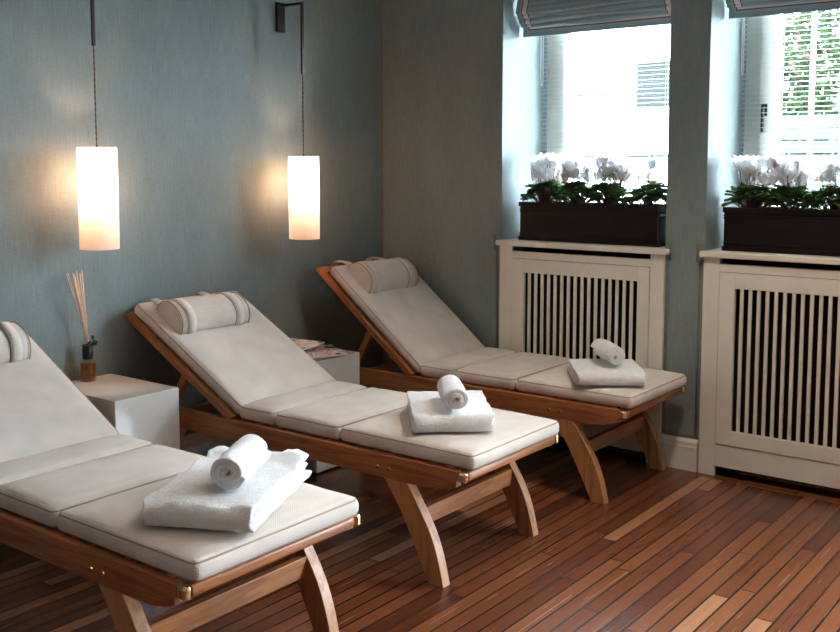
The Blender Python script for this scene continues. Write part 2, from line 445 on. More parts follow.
# ------------------------------------------------------------------ radiator covers
def radiator_cover(x0, which):
    x1 = x0 + .956
    o = empty('radiator_cover', ((x0 + x1) / 2, YW, 0))
    cx = (x0 + x1) / 2; yf = YW - .022; dy = -YW
    def L(bm): bmesh.ops.translate(bm, vec=(-cx, dy, 0), verts=bm.verts); return bm
    a, b_ = x0 + .003, x1 + .004
    pL, pR = x0 + .083, x1 - .068    # panel
    bm = bmesh.new()                 # case: stiles, bottom rail, top rail
    bm_box(bm, a, pL, yf, YW - .001, 0, 1.056, .002)
    bm_box(bm, pR, b_, yf, YW - .001, 0, 1.056, .002)
    bm_box(bm, pL, pR, yf, YW - .001, .052, .16)
    bm_box(bm, pL, pR, yf, YW - .001, .993, 1.03)
    link_mesh('case', L(bm), M['paint'], o)
    # removable panel with a bead around and slats inside
    s0, s1, z0, z1 = x0 + .160, x1 - .134, .232, .917
    bm = bmesh.new(); yp = yf - .004
    g = .0025
    bm_box(bm, pL + g, s0, yp, YW - .004, .16 + g, .993 - g, .0015)
    bm_box(bm, s1, pR - g, yp, YW - .004, .16 + g, .993 - g, .0015)
    bm_box(bm, s0, s1, yp, YW - .004, .16 + g, z0, .0015)
    bm_box(bm, s0, s1, yp, YW - .004, z1, .993 - g, .0015)
    pan = link_mesh('panel', L(bm), M['paint'], o)
    p = .0398; n = int((s1 - s0) / p)
    st = (s1 - s0 - (n * p + .022)) / 2
    for i in range(n):
        xx = s0 + st + .0215 + i * p
        bm = bmesh.new(); bm_box(bm, xx + .0005, xx + .0172, yp + .003, YW - .012, z0 - .001, z1 + .001, .002)
        link_mesh('slat', L(bm), M['paint'], o)
    bm = bmesh.new()
    bm_box(bm, x0 - .012, x1 + .024, YW - .045, YW - .0005, 1.058, ZS, .006, segs=3)
    bm_box(bm, x0 + .001, x1 - .001, YW - .003, YB + .01, ZS - .03, ZS - .0006)
    link_mesh('shelf', L(bm), M['paint'], o)
    tag(o, 'cream slatted radiator cover with a shelf, ' + which, 'radiator cover', 'slatted radiator covers under the windows')
    # radiator inside
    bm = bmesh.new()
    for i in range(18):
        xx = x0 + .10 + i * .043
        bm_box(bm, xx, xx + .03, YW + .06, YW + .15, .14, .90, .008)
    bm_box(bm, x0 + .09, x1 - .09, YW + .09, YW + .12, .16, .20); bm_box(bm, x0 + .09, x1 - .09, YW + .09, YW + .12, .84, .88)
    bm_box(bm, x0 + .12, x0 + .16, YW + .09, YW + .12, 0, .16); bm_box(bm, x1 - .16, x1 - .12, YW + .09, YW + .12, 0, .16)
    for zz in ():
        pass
    r = link_mesh('radiator', bm, M['dark'])  # painted near-black to stand in for the shade behind the slats
    tag(r, 'radiator coloured black as shade, behind the slats of the cover ' + which, 'radiator', 'radiators behind the covers')
radiator_cover(W1[0], 'behind the lounger nearest the corner')
radiator_cover(W2[0], 'standing clear at the right of the room')

# ------------------------------------------------------------------ windows
def window(idx, x0, x1, with_handle):
    y0, y1 = YB + .02, YB + .08
    bm = bmesh.new(); f = .075 if idx == 2 else .10
    bm_box(bm, x0, x0 + f, y0, y1, ZS, ZT); bm_box(bm, x1 - f, x1, y0, y1, ZS, ZT)
    bm_box(bm, x0 + f, x1 - f, y0, y1, ZS, ZS + .07); bm_box(bm, x0 + f, x1 - f, y0, y1, ZT - .07, ZT)
    o = S(link_mesh('window_%d' % idx, bm, M['white']))
    a, b_ = x0 + f + .004, x1 - f - .004
    bm = bmesh.new(); s = .05 if idx == 1 else .088
    ys0, ys1 = y0 - .015, y1 - .02
    bm_box(bm, a, a + s, ys0, ys1, ZS + .075, ZT - .075, .004); bm_box(bm, b_ - s, b_, ys0, ys1, ZS + .075, ZT - .075, .004)
    bm_box(bm, a + s, b_ - s, ys0, ys1, ZS + .075, ZS + .13, .004); bm_box(bm, a + s, b_ - s, ys0, ys1, ZT - .13, ZT - .075, .004)
    if idx == 2:
        bm_box(bm, a + s + .15, a + s + .166, ys0 + .01, ys1 - .01, ZS + .13, ZT - .13)
        bm_box(bm, a + s + .166, b_ - s, ys0 + .01, ys1 - .01, 1.905, 1.917)
    link_mesh('window_sash', bm, M['white'], o)
    box('window_pane', a + s, b_ - s, ys0 + .02, ys0 + .024, ZS + .13, ZT - .13, M['glass'], o)
    if with_handle:
        bm = bmesh.new(); hx = a + .012
        bm_box(bm, hx, hx + .03, ys0 - .012, ys0, 1.74, 1.80, .003); bm_box(bm, hx + .006, hx + .02, ys0 - .03, ys0 - .012, 1.66, 1.79, .004)
        link_mesh('window_handle', bm, M['black'], o)
window(1, W1[0], W1[1], False)
window(2, W2[0], W2[1], True)
# glazed door added further right, unseen, to let in most of the daylight
bm = bmesh.new(); a, b_ = W3
for p, q in ((a, a + .07), ((a + b_) / 2 - .05, (a + b_) / 2 + .05), (b_ - .07, b_)): bm_box(bm, p, q, 5.08, 5.14, 0, ZT)
bm_box(bm, a, b_, 5.08, 5.14, ZT - .08, ZT); bm_box(bm, a, b_, 5.08, 5.14, 0, .1)
d1 = S(link_mesh('added_door_1', bm, M['white'])); box('added_door_pane', a + .07, b_ - .07, 5.1, 5.104, .1, ZT - .08, M['glass'], d1)

def venetian(x0, x1, which):
    o = empty('venetian_blind', ((x0 + x1) / 2, YB - .02, ZS)); cx, cy, cz = (x0 + x1) / 2, YB - .02, ZS
    yc = 5.045 - cy; P = .0245; tilt = R(5)
    bm = bmesh.new(); n = int((ZT - .03 - ZS - .03) / P)
    for i in range(n):
        z = ZS + .03 + i * P - cz; w = .0125
        pts = []
        for s in (-1, -.5, 0, .5, 1):
            pts.append((yc + s * w * math.cos(tilt), z + s * w * math.sin(tilt) + .0016 * (1 - s * s)))
        top = [bm.verts.new((x0 + .008 - cx, p[0], p[1])) for p in pts]; t2 = [bm.verts.new((x1 - .008 - cx, p[0], p[1])) for p in pts]
        bo = [bm.verts.new((x0 + .008 - cx, p[0], p[1] - .0008)) for p in pts]; b2 = [bm.verts.new((x1 - .008 - cx, p[0], p[1] - .0008)) for p in pts]
        for k in range(4):
            bm.faces.new((top[k], top[k + 1], t2[k + 1], t2[k])); bm.faces.new((bo[k + 1], bo[k], b2[k], b2[k + 1]))
        bm.faces.new((top[0], t2[0], b2[0], bo[0])); bm.faces.new((top[4], bo[4], b2[4], t2[4]))
    link_mesh('slats', bm, M['blind'], o)
    box('head_rail', x0 + .005 - cx, x1 - .005 - cx, yc - .015, yc + .015, ZT - .03 - cz, ZT - .002 - cz, M['white'], o)
    box('bottom_rail', x0 + .008 - cx, x1 - .008 - cx, yc - .012, yc + .012, .004, .016, M['white'], o)
    for fx in (.035, .21, .5, .79, .965):
        xx = x0 + (x1 - x0) * fx - cx
        bm = bmesh.new()
        for dy in (-.0135, .0135): bm_tube(bm, [(xx, yc + dy, .012), (xx, yc + dy, ZT - .02 - cz)], .0011, 5)
        link_mesh('ladder_cord', bm, M['blind'], o)
    tag(o, 'white venetian blind with open slats ' + which, 'window blind', 'venetian blinds at the windows')
venetian(W1[0], W1[1], 'in the window nearest the room corner')
venetian(W2[0], W2[1], 'in the right-hand window before the trees')

def roman(x0, x1, which):
    o = empty('roman_blind', ((x0 + x1) / 2, 4.80, 2.2)); w = x1 - x0 - .03; cx = (x0 + x1) / 2
    # profile (y, z): hem, then four lapped folds, then flat cloth to the top
    prof = [(4.803, 2.196), (4.803, 2.262)]
    y, z = 4.803, 2.262
    for k in range(4):
        prof += [(y - .004, z + .004), (y - .016, z - .014), (y - .024, z - .018), (y - .028, z - .008), (y - .024, z + .010), (y - .018, z + .022)]
        y -= .018; z += .022
    prof += [(4.75, 2.42), (4.765, 2.50), (4.77, ZT - .004)]
    bm = bmesh.new(); uvl = bm.loops.layers.uv.new('UVMap')
    arc = [0]
    for a, b_ in zip(prof, prof[1:]): arc.append(arc[-1] + math.dist(a, b_))
    nx = 24; V = []
    for i, (py, pz) in enumerate(prof):
        row = []
        for j in range(nx + 1):
            u = j / nx; sag = .004 * math.sin(u * math.pi * 2.3 + i * .4) * (1 if i > 1 else 0)
            row.append(bm.verts.new((x0 + .015 + u * w - cx, py - 4.80, pz - 2.2 + sag)))
        V.append(row)
    for i in range(len(prof) - 1):
        for j in range(nx):
            f = bm.faces.new((V[i][j], V[i][j + 1], V[i + 1][j + 1], V[i + 1][j])); f.smooth = i > 1
            for lp, (ii, jj) in zip(f.loops, ((i, j), (i, j + 1), (i + 1, j + 1), (i + 1, j))):
                lp[uvl].uv = (jj / nx * w, arc[ii])
    c = link_mesh('cloth', bm, mat_roman(w), o)
    md = c.modifiers.new('t', 'SOLIDIFY'); md.thickness = .003; md.offset = 1
    # pull-cord loop hanging from the left end
    bm = bmesh.new(); xx = x0 + .012 - cx; zb = 1.945 - 2.2 - (0 if x0 < -2 else .0)
    yy = 5.0 - 4.80
    pts = [(xx, yy, ZT - 2.2 - .01)] + [(xx, yy, zb + .02)] + [(xx, yy + .012 - .012 * math.cos(t), zb + .02 - .02 * math.sin(t)) for t in (.5, 1.1, 1.57, 2.1, 2.7)] + [(xx, yy + .024, zb + .02), (xx, yy + .024, ZT - 2.2 - .01)]
    bm_tube(bm, pts, .0032, 6)
    link_mesh('pull_cord', bm, M['blind'], o)
    tag(o, 'grey-blue roman blind with beige border stripes, drawn up ' + which, 'roman blind', 'drawn-up roman blinds')
roman(W1[0], W1[1], 'over the window nearest the corner')
roman(W2[0], W2[1], 'over the right-hand window')

# ------------------------------------------------------------------ outdoors
S(box('ground_outside', -40, 30, 5.4, 60, -1.2, -1.0, M['gravel']))
hb = empty('house', (-8.2, 15.0, -1.0))
box('wall', -3.6, 3.4, 0, 5, 0, 4.6, M['render'], hb)
bm = bmesh.new(); bm_prism(bm, [(-4.0, 4.5), (3.7, 4.5), (3.7, 4.7), (-.3, 6.4), (-4.0, 4.7)], -.4, 5.4, 'y'); link_mesh('roof', bm, M['tile'], hb)
for zz in (2.6, 3.6):
    box('string_course', -3.62, 3.42, -.05, .0, zz, zz + .05, M['shutter'], hb)
wf = box('window', 1.05, 1.75, -.04, .02, 3.35, 4.15, M['white'], hb); box('pane', 1.1, 1.7, -.06, -.04, 3.4, 4.1, M['shutter'], wf)
wf = box('window', -1.5, -.7, -.04, .02, 3.25, 4.05, M['white'], hb); box('pane', -1.45, -.75, -.05, -.04, 3.3, 4.0, M['render'], wf)
tag(hb, 'pale rendered house with a low gable seen through the window nearest the corner', 'house')
fo = empty('garden_fence', (-2.6, 10.6, -1.0))
bm = bmesh.new()
for i in range(22): bm_box(bm, -1.4, 3.8, 0, .02, .05 + i * .135, .05 + i * .135 + .115)
link_mesh('boards', bm, M['fence'], fo)
for i in range(4): box('post', -1.35 + i * 1.65, -1.27 + i * 1.65, .02, .1, 0, 3.02, M['fence'], fo)
tag(fo, 'pale blue-grey board fence outside the right-hand window', 'fence')
def tree(x, y, h, r, mat, label, seed, cnt=1500, cz=None):
    rnd = random.Random(seed)
    o = empty('garden_tree', (x, y, -1.0))
    bm = bmesh.new(); bm_tube(bm, [(0, 0, 0), (.05, 0, h * .4), (-.03, .05, h * .8)], [.12, .09, .03], 8)
    for k in range(5):
        a = rnd.uniform(0, 6.28); bm_tube(bm, [(0, 0, h * (.4 + .08 * k)), (math.cos(a) * r * .7, math.sin(a) * r * .7, h * (.6 + .08 * k))], [.05, .015], 6)
    link_mesh('trunk', bm, M['bark'], o)
    bm = bmesh.new(); c0 = h * .68 if cz is None else cz
    for k in range(cnt):
        d = Vector((rnd.gauss(0, 1), rnd.gauss(0, 1), rnd.gauss(0, 1))).normalized() * (rnd.random() ** .45)
        p = Vector((d.x * r, d.y * r, c0 + d.z * h * .36))
        s = rnd.uniform(.05, .10); q = Matrix.Rotation(rnd.uniform(0, 6.28), 3, Vector((rnd.gauss(0, 1), rnd.gauss(0, 1), rnd.gauss(0, 1))).normalized())
        vs = [bm.verts.new(p + q @ Vector(t) * s) for t in ((-1, 0, 0), (-.3, .45, .1), (1, 0, 0), (-.3, -.45, .1))]
        bm.faces.new((vs[0], vs[3], vs[2], vs[1]))
    link_mesh('foliage', bm, mat, o)
    tag(o, label, 'tree')
tree(-3.55, 12.1, 4.9, .62, M['foliage'], 'leafy green tree nearest the left edge of the right-hand window', 3, 2600, 3.35)
tree(-2.55, 13.2, 4.6, .75, M['foliage2'], 'darker green tree at the right edge of the photograph beyond the fence', 5, 2200, 3.2)

# ------------------------------------------------------------------ loungers
def contour(x0, x1, y0, y1, r, n=4):
    pts = []
    for cx, cy, a0 in ((x1 - r, y0 + r, -90), (x1 - r, y1 - r, 0), (x0 + r, y1 - r, 90), (x0 + r, y0 + r, 180)):
        for k in range(n + 1):
            a = R(a0 + 90 * k / n); pts.append((cx + r * math.cos(a), cy + r * math.sin(a)))
    return pts
def cushion(name, x0, x1, y0, y1, z0, z1, parent, crown=.010, pipe=True, loc=None, rot=None, r=.025):
    bm = bmesh.new(); zm = (z0 + z1) / 2
    def fn(x, y, z):
        u = (2 * x - x0 - x1) / (x1 - x0); v = (2 * y - y0 - y1) / (y1 - y0)
        g = max(0, 1 - u ** 4) * max(0, 1 - v ** 6)
        t = max(0, (z - zm) / (z1 - zm))
        wob = .0022 * noise.noise(Vector((x * 9, y * 9, 3.3 + x0))) 
        return (x, y, z + t * (crown * g + wob))
    nx = max(6, int((x1 - x0) / .03)); ny = max(6, int((y1 - y0) / .04))
    bm_rbox(bm, x0, x1, y0, y1, z0, z1, r, (nx, ny, 1), fn)
    o = link_mesh(name, bm, M['cushion'], parent)
    if loc: o.location = loc
    if rot: o.rotation_euler = rot
    if pipe:
        bm = bmesh.new(); k = r * .29
        def loop(z):
            c = contour(x0 + k, x1 - k, y0 + k, y1 - k, r * .85)
            return [(x, y, z) for x, y in c]
        bm_tube(bm, loop(z1 - k + .0005), .0026, 6, closed=True)
        link_mesh('piping', bm, M['piping'], o)
        bm = bmesh.new(); bm_tube(bm, loop(z0 + k), .0022, 6, closed=True)
        link_mesh('piping', bm, M['piping'], o)
    return o
def half_roll(bm, y0, y1, rx, rz, xc, z0, grow=0, n=22, ny=14, closed=True):
    """D-section bolster along y; flat side down at z0"""
    pts = []
    for k in range(n + 1):
        a = math.pi * k / n
        c, s = math.cos(a), math.sin(a)
        ex = abs(c) ** .85 * (1 if c > 0 else -1); pts.append((xc + (rx + grow) * ex, z0 + (rz + grow) * max(s, 0) ** .9))
    pts += [(xc - rx * .6 - grow, z0 - 0.0), (xc + rx * .6 + grow, z0 - 0.0)] if closed else []
    rings = []
    for j in range(ny + 1):
        v = j / ny; y = y0 + (y1 - y0) * v
        e = 1 - (.06 * (abs(2 * v - 1) ** 14) if closed else 0)
        rings.append([bm.verts.new((xc + (p[0] - xc) * e, y, z0 + (p[1] - z0) * e)) for p in pts])
    fs = []; m = len(pts)
    for A, B in zip(rings, rings[1:]):
        for k in range(m if closed else m - 1): fs.append(bm.faces.new((A[k], A[(k + 1) % m], B[(k + 1) % m], B[k])))
    for f in fs: f.smooth = True
    if closed: fs += [bm.faces.new(rings[0]), bm.faces.new(rings[-1][::-1])]
    bmesh.ops.recalc_face_normals(bm, faces=fs)
    return pts
LEG_R = [(-.225, .36), (-.168, .275), (-.115, .188), (-.080, .100), (-.055, 0)]
LEG_L = [(-.335, .36), (-.258, .257), (-.197, .150), (-.156, .070), (-.122, 0)]
def smooth_curve(P, n=5):
    out = []
    for i in range(len(P) - 1):
        p0 = P[max(i - 1, 0)]; p1 = P[i]; p2 = P[i + 1]; p3 = P[min(i + 2, len(P) - 1)]
        for k in range(n):
            t = k / n
            out.append(tuple(.5 * (2 * p1[a] + (p2[a] - p0[a]) * t + (2 * p0[a] - 5 * p1[a] + 4 * p2[a] - p3[a]) * t * t + (3 * p1[a] - p0[a] - 3 * p2[a] + p3[a]) * t ** 3) for a in range(2)))
    out.append(P[-1]); return out
def lounger(x, y, theta, label, so=0.0, dh=0.0, WD=.66, back_len=.80, cs=.012, bo_y=0.0):
    o = empty('sun_lounger', (x, y, 0))
    prof = [(-1.815, .350), (-.15, .350), (-.09, .354), (-.04, .363), (0, .378), (0, .435), (-1.815, .435)]
    for s, (a, b_) in enumerate(((0, .03), (WD - .03, WD))):
        bm = bmesh.new(); bm_prism(bm, prof, a, b_, 'y', .002)
        rail = link_mesh('side_rail', bm, M['wx'], o)
        for bx in (-.340 + so * .5, -.286 + so * .5):
            bm = bmesh.new()
            ys = a - .004 if s == 0 else b_ + .004
            sg = -1 if s == 0 else 1
            yy0 = a if s == 0 else b_
            rings = [(yy0 - sg * .001, .0085), (yy0 + sg * .0025, .0085), (yy0 + sg * .006, .0055)]
            vs = []
            for (yy, rr) in rings: vs.append([bm.verts.new((bx + rr * math.cos(t * .5236), yy, .387 + rr * math.sin(t * .5236))) for t in range(12)])
            fs = [bm.faces.new((A[k], A[(k + 1) % 12], B[(k + 1) % 12], B[k])) for A, B in zip(vs, vs[1:]) for k in range(12)] + [bm.faces.new(vs[-1]), bm.faces.new(vs[0][::-1])]
            bmesh.ops.recalc_face_normals(bm, faces=fs)
            link_mesh('bolt', bm, M['brass'], rail)
    # foot bar with brass brackets
    bm = bmesh.new(); bm_box(bm, .006, .034, .028, WD - .028, .395, .431, .011, segs=4)
    fb = link_mesh('foot_bar', bm, M['wy'], o, True)
    for a in (0.0, WD - .03):
        bm = bmesh.new()
        bm_box(bm, .004, .036, a + .004, a + .03, .393, .433, .010, segs=3); bm_box(bm, -.0005, .01, a + .004, a + .026, .40, .43, .001)
        link_mesh('brass_bracket', bm, M['brass'], fb)
    # legs
    for sx in (1, -1):
        for (a, b_) in ((.0, .042), (WD - .042, WD)):
            rgt, lft = smooth_curve(LEG_R), smooth_curve(LEG_L)
            rgt = [p for p in rgt if p[1] <= .3495]; lft = [p for p in lft if p[1] <= .3495]
            rgt = [(-.218, .3497)] + rgt; lft = [(-.328, .3497)] + lft
            pts = rgt + lft[::-1]
            if sx < 0: pts = [(-1.80 - q[0], q[1]) for q in pts]
            bm = bmesh.new(); bm_prism(bm, pts, a, b_, 'y', .002)
            lg = link_mesh('leg', bm, M['wz'], o)
            bm = bmesh.new(); fx = -.088 if sx > 0 else -1.80 + .088
            bm_lathe(bm, [(.013, -.0), (.013, .004), (.008, .006)], fx, (a + b_) / 2, 12)
            link_mesh('foot_pad', bm, M['black'], lg)
    for xa in (-.185, -1.64):
        bm = bmesh.new(); bm_box(bm, xa, xa + .026, .042, WD - .042, .198, .262, .002); link_mesh('stretcher', bm, M['wy'], o)
    # seat slats under the cushions
    for i in range(11):
        xs = -1.06 + i * .092
        bm = bmesh.new(); bm_box(bm, xs, xs + .062, .03, WD - .03, .412, .430, .002); link_mesh('seat_slat', bm, M['wy'], o)
    # backrest, hinged
    hx, hz = -1.165 + dh, .423; rot = (0, R(theta), 0)
    BL = back_len
    bf = bmesh.new()
    T = .030; th_ = R(theta); s0_ = .0138 / math.sin(th_); n0_ = .0138 / math.cos(th_)
    for a in (0, WD - .03): bm_prism(bf, [(-s0_, 0), (0, n0_), (0, T), (-BL + .012, T), (-BL, T - .014), (-BL, .006), (-BL + .006, 0)], a, a + .03, 'y', .002)
    bm_box(bf, -BL + .004, -BL + .05, .03, WD - .03, .004, .028, .002)
    fr = link_mesh('backrest_frame', bf, M['wx'], o); fr.location = (hx, 0, hz); fr.rotation_euler = rot
    for i in range(7):
        xs = -BL + .10 + i * .097
        bm = bmesh.new(); bm_box(bm, xs, xs + .062, .03, WD - .03, .008, .026, .002); link_mesh('slat', bm, M['wy'], fr)
    # props that hold the backrest up
    ct, st_ = math.cos(R(theta)), math.sin(R(theta)); px, pz = hx - .36 * ct, hz + .36 * st_
    for a in (.036, WD - .062):
        bm = bmesh.new(); ex = px - .14
        d = Vector((ex - px, 0, .375 - pz)).normalized(); nn = Vector((-d.z, 0, d.x)) * .018
        pts = [(px + nn.x, pz + nn.z - .006), (px - nn.x, pz - nn.z - .006), (ex - nn.x, .375 - nn.z), (ex + nn.x, .375 + nn.z)]
        bm_prism(bm, pts, a, a + .026, 'y', .002); link_mesh('back_prop', bm, M['wx'], o)
    bm = bmesh.new(); bm_box(bm, ex - .03, ex + .01, .03, WD - .03, .36, .385, .002); link_mesh('prop_bar', bm, M['wy'], o)
    # mattress: hinged back piece and three seat pieces
    y0, y1 = .022, WD - .022
    cushion('back_cushion', -BL + cs, .016, y0, y1, T + .001, T + .056, o, .012, True, (hx, 0, hz), rot)
    for xa, xb in ((-1.110 + so, -.900 + so), (-.898 + so, -.547 + so), (-.545 + so, .056)):
        cushion('seat_cushion', xa, xb, y0, y1, .4362, .4955, o, .015)
    # head bolster, D shaped, with two straps over the head end
    zt = T + .066
    bm = bmesh.new(); bc = -BL + .205
    ya, yb_ = .070 * WD / .66 + bo_y, .480 * WD / .66 + bo_y
    half_roll(bm, ya, yb_, .098, .090, bc, zt)
    bo = link_mesh('head_bolster', bm, M['cushion'], o); bo.location = (hx, 0, hz); bo.rotation_euler = rot
    for yy in (ya + .006, yb_ - .006):
        bm = bmesh.new()
        pts = []
        for k in range(23):
            a = math.pi * k / 22; c, s = math.cos(a), math.sin(a)
            pts.append((bc + .0975 * abs(c) ** .85 * (1 if c > 0 else -1), yy, zt + .0895 * max(s, 0) ** .9))
        bm_tube(bm, pts, .0025, 6)
        link_mesh('piping', bm, M['piping'], bo)
    for yc in (ya + .058, yb_ - .066):
        bm = bmesh.new(); w = .024
        outer = []
        for k in range(19):
            a = math.pi * k / 18; c, s = math.cos(a), math.sin(a)
            outer.append((bc + .1005 * abs(c) ** .85 * (1 if c > 0 else -1), zt + .0925 * max(s, 0) ** .9))
        outer += [(-BL + cs + .05, zt + .001), (-BL + cs + .018, zt - .002), (-BL + cs - .010, zt - .012), (-BL - .002, T + .020), (-BL - .009, T + .002), (-BL - .009, .002), (-BL + .03, -.004)]
        V = [[bm.verts.new((p[0], yc + q, p[1])) for q in (-w, w)] for p in outer]
        for A, B in zip(V, V[1:]): bm.faces.new((A[0], A[1], B[1], B[0])).smooth = True
        stp = link_mesh('strap', bm, M['cushion'], bo)
        md = stp.modifiers.new('t', 'SOLIDIFY'); md.thickness = .004; md.offset = 0
        bm = bmesh.new()
        for q in ((w,) if yc < .25 else (-w,)):
            bm = bmesh.new(); bm_tube(bm, [(p[0], yc + q, p[1]) for p in outer[:20]], .0018, 5)
            link_mesh('strap_edge', bm, M['piping'], bo)
    tag(o, label, 'sun lounger', 'teak sun loungers with beige cushions')
    return o
lounger(-1.992, 1.566, 27.6, 'teak sun lounger nearest the camera, its head cut off by the left edge', -.025, -.01, .69, bo_y=.07)
lounger(-1.965, 2.768, 28.5, 'middle teak sun lounger with beige cushion between the two cream side tables', -.03)
lounger(-1.915, 3.907, 38.5, 'teak sun lounger with beige cushion in the corner under the window', 0, .01, back_len=.815, cs=.055, bo_y=.02)

# ------------------------------------------------------------------ side tables
def side_table(x1, y0, label):
    o = empty('side_table', (x1 - .24, y0 + .16, 0))
    a, b_, c, d, h, t = -.235, .24, -.16, .16, .558, .022
    bm = bmesh.new(); bm_box(bm, a, b_, c, d, .012, h, .003); link_mesh('box_body', bm, M['lacquer'], o)
    bm = bmesh.new(); bm_box(bm, a + .02, b_ - .02, c + .02, d - .02, 0, .0115); link_mesh('plinth', bm, M['black'], o)
    tag(o, label, 'side table', 'cream lacquered side tables')
side_table(-3.345, 2.362, 'cream lacquered box side table carrying the reed diffuser')
side_table(-3.262, 3.432, 'cream lacquered box side table with magazines on top')

# ------------------------------------------------------------------ towels
def towel_fold(bm, w, d, h, n, seed, mess):
    """n nested U folds: smooth fold at local y=0, layers seen at the sides"""
    rnd = random.Random(seed)
    t = h / (2 * n)
    for k in range(n):
        lo, hi = k * t + t * .48, h - k * t - t * .48
        rr = (hi - lo) / 2; cz = (hi + lo) / 2; th = t * .44
        ys = t * k * 1.0 + rr + th
        ln = d - rnd.uniform(0, .018) * mess - (.008 * k)
        line = [(ln, lo)] + [(ln - (ln - ys) * i / 12, lo) for i in range(1, 12)]
        line += [(ys - rr * math.sin(a), cz - rr * math.cos(a)) for a in [math.pi * i / 10 for i in range(11)]]
        l2 = d - rnd.uniform(0, .02) * mess - (.008 * k)
        line += [(ys + (l2 - ys) * i / 12, hi) for i in range(1, 13)]
        # offset to a closed ribbon with rounded ends
        def nrm(i):
            a = line[max(i - 1, 0)]; b_ = line[min(i + 1, len(line) - 1)]
            dx, dz = b_[0] - a[0], b_[1] - a[1]; q = math.hypot(dx, dz) or 1; return (-dz / q, dx / q)
        up = [(p[0] + nrm(i)[0] * th, p[1] + nrm(i)[1] * th) for i, p in enumerate(line)]
        dn = [(p[0] - nrm(i)[0] * th, p[1] - nrm(i)[1] * th) for i, p in enumerate(line)]
        end = line[-1]; start = line[0]
        ring = up + [(end[0] + th * .8, end[1])] + dn[::-1] + [(start[0] + th * .8, start[1])]
        nx = 18; side = rnd.uniform(-.006, .006) * mess
        rows = []
        xsl = [-.5, -.5, -.49] + [-.47 + .94 * i / nx for i in range(nx + 1)] + [.49, .5, .5]
        for j, u in enumerate(xsl):
            edge = {0: .25, 1: .7, 2: .93}.get(min(j, len(xsl) - 1 - j), 1.0)
            row = []
            for i, (py, pz) in enumerate(ring):
                m_ = i if i < len(line) else (len(line) - 1 if i == len(line) else (2 * len(line) - i if i < 2 * len(line) + 1 else 0))
                m_ = min(max(m_, 0), len(line) - 1); c = line[m_]
                y = c[0] + (py - c[0]) * edge; z = c[1] + (pz - c[1]) * edge
                x = u * (w - .006 * k) * (1 - .07 * math.exp(-max(y, 0) / .016)) + side
                nz = noise.noise(Vector((x * 14 + seed, y * 14, k * 2.0))); n2 = noise.noise(Vector((x * 40, y * 40 + seed, z * 30)))
                up_ = min(1, max(0, z / h))
                y2 = y + .004 * mess * n2 + .006 * mess * noise.noise(Vector((x * 10, seed + k, 2)))
                z2 = z + up_ * (.006 * mess * nz) + .0022 * mess * n2 * up_
                x2 = x + .006 * mess * noise.noise(Vector((y * 16, z * 50, seed + u)))
                row.append(bm.verts.new((x2, y2, max(z2, .0005))))
            rows.append(row)
        fs = []
        for A, B in zip(rows, rows[1:]):
            for i in range(len(ring)): fs.append(bm.faces.new((A[i], A[(i + 1) % len(ring)], B[(i + 1) % len(ring)], B[i])))
        for f in fs: f.smooth = True
        # end caps as quad strips between the two sides of the ribbon
        L_ = len(line)
        for row in (rows[0], rows[-1]):
            for i in range(L_ - 1):
                f = bm.faces.new((row[i], row[i + 1], row[2 * L_ - 1 - i], row[2 * L_ - i])); f.smooth = True; fs.append(f)
            for tri in ((row[L_ - 1], row[L_], row[L_ + 1]), (row[0], row[2 * L_], row[2 * L_ + 1])):
                fs.append(bm.faces.new(tri))
        bmesh.ops.recalc_face_normals(bm, faces=fs)
def folded_towel(x, y, z, rz, w, d, h, n, seed, mess, label):
    bm = bmesh.new(); towel_fold(bm, w, d, h, n, seed, mess)
    o = link_mesh('folded_towel', bm, M['towel'], loc=(x, y, z)); o.rotation_euler.z = rz
    tag(o, label, 'towel', 'folded white towels on the loungers')
    return o
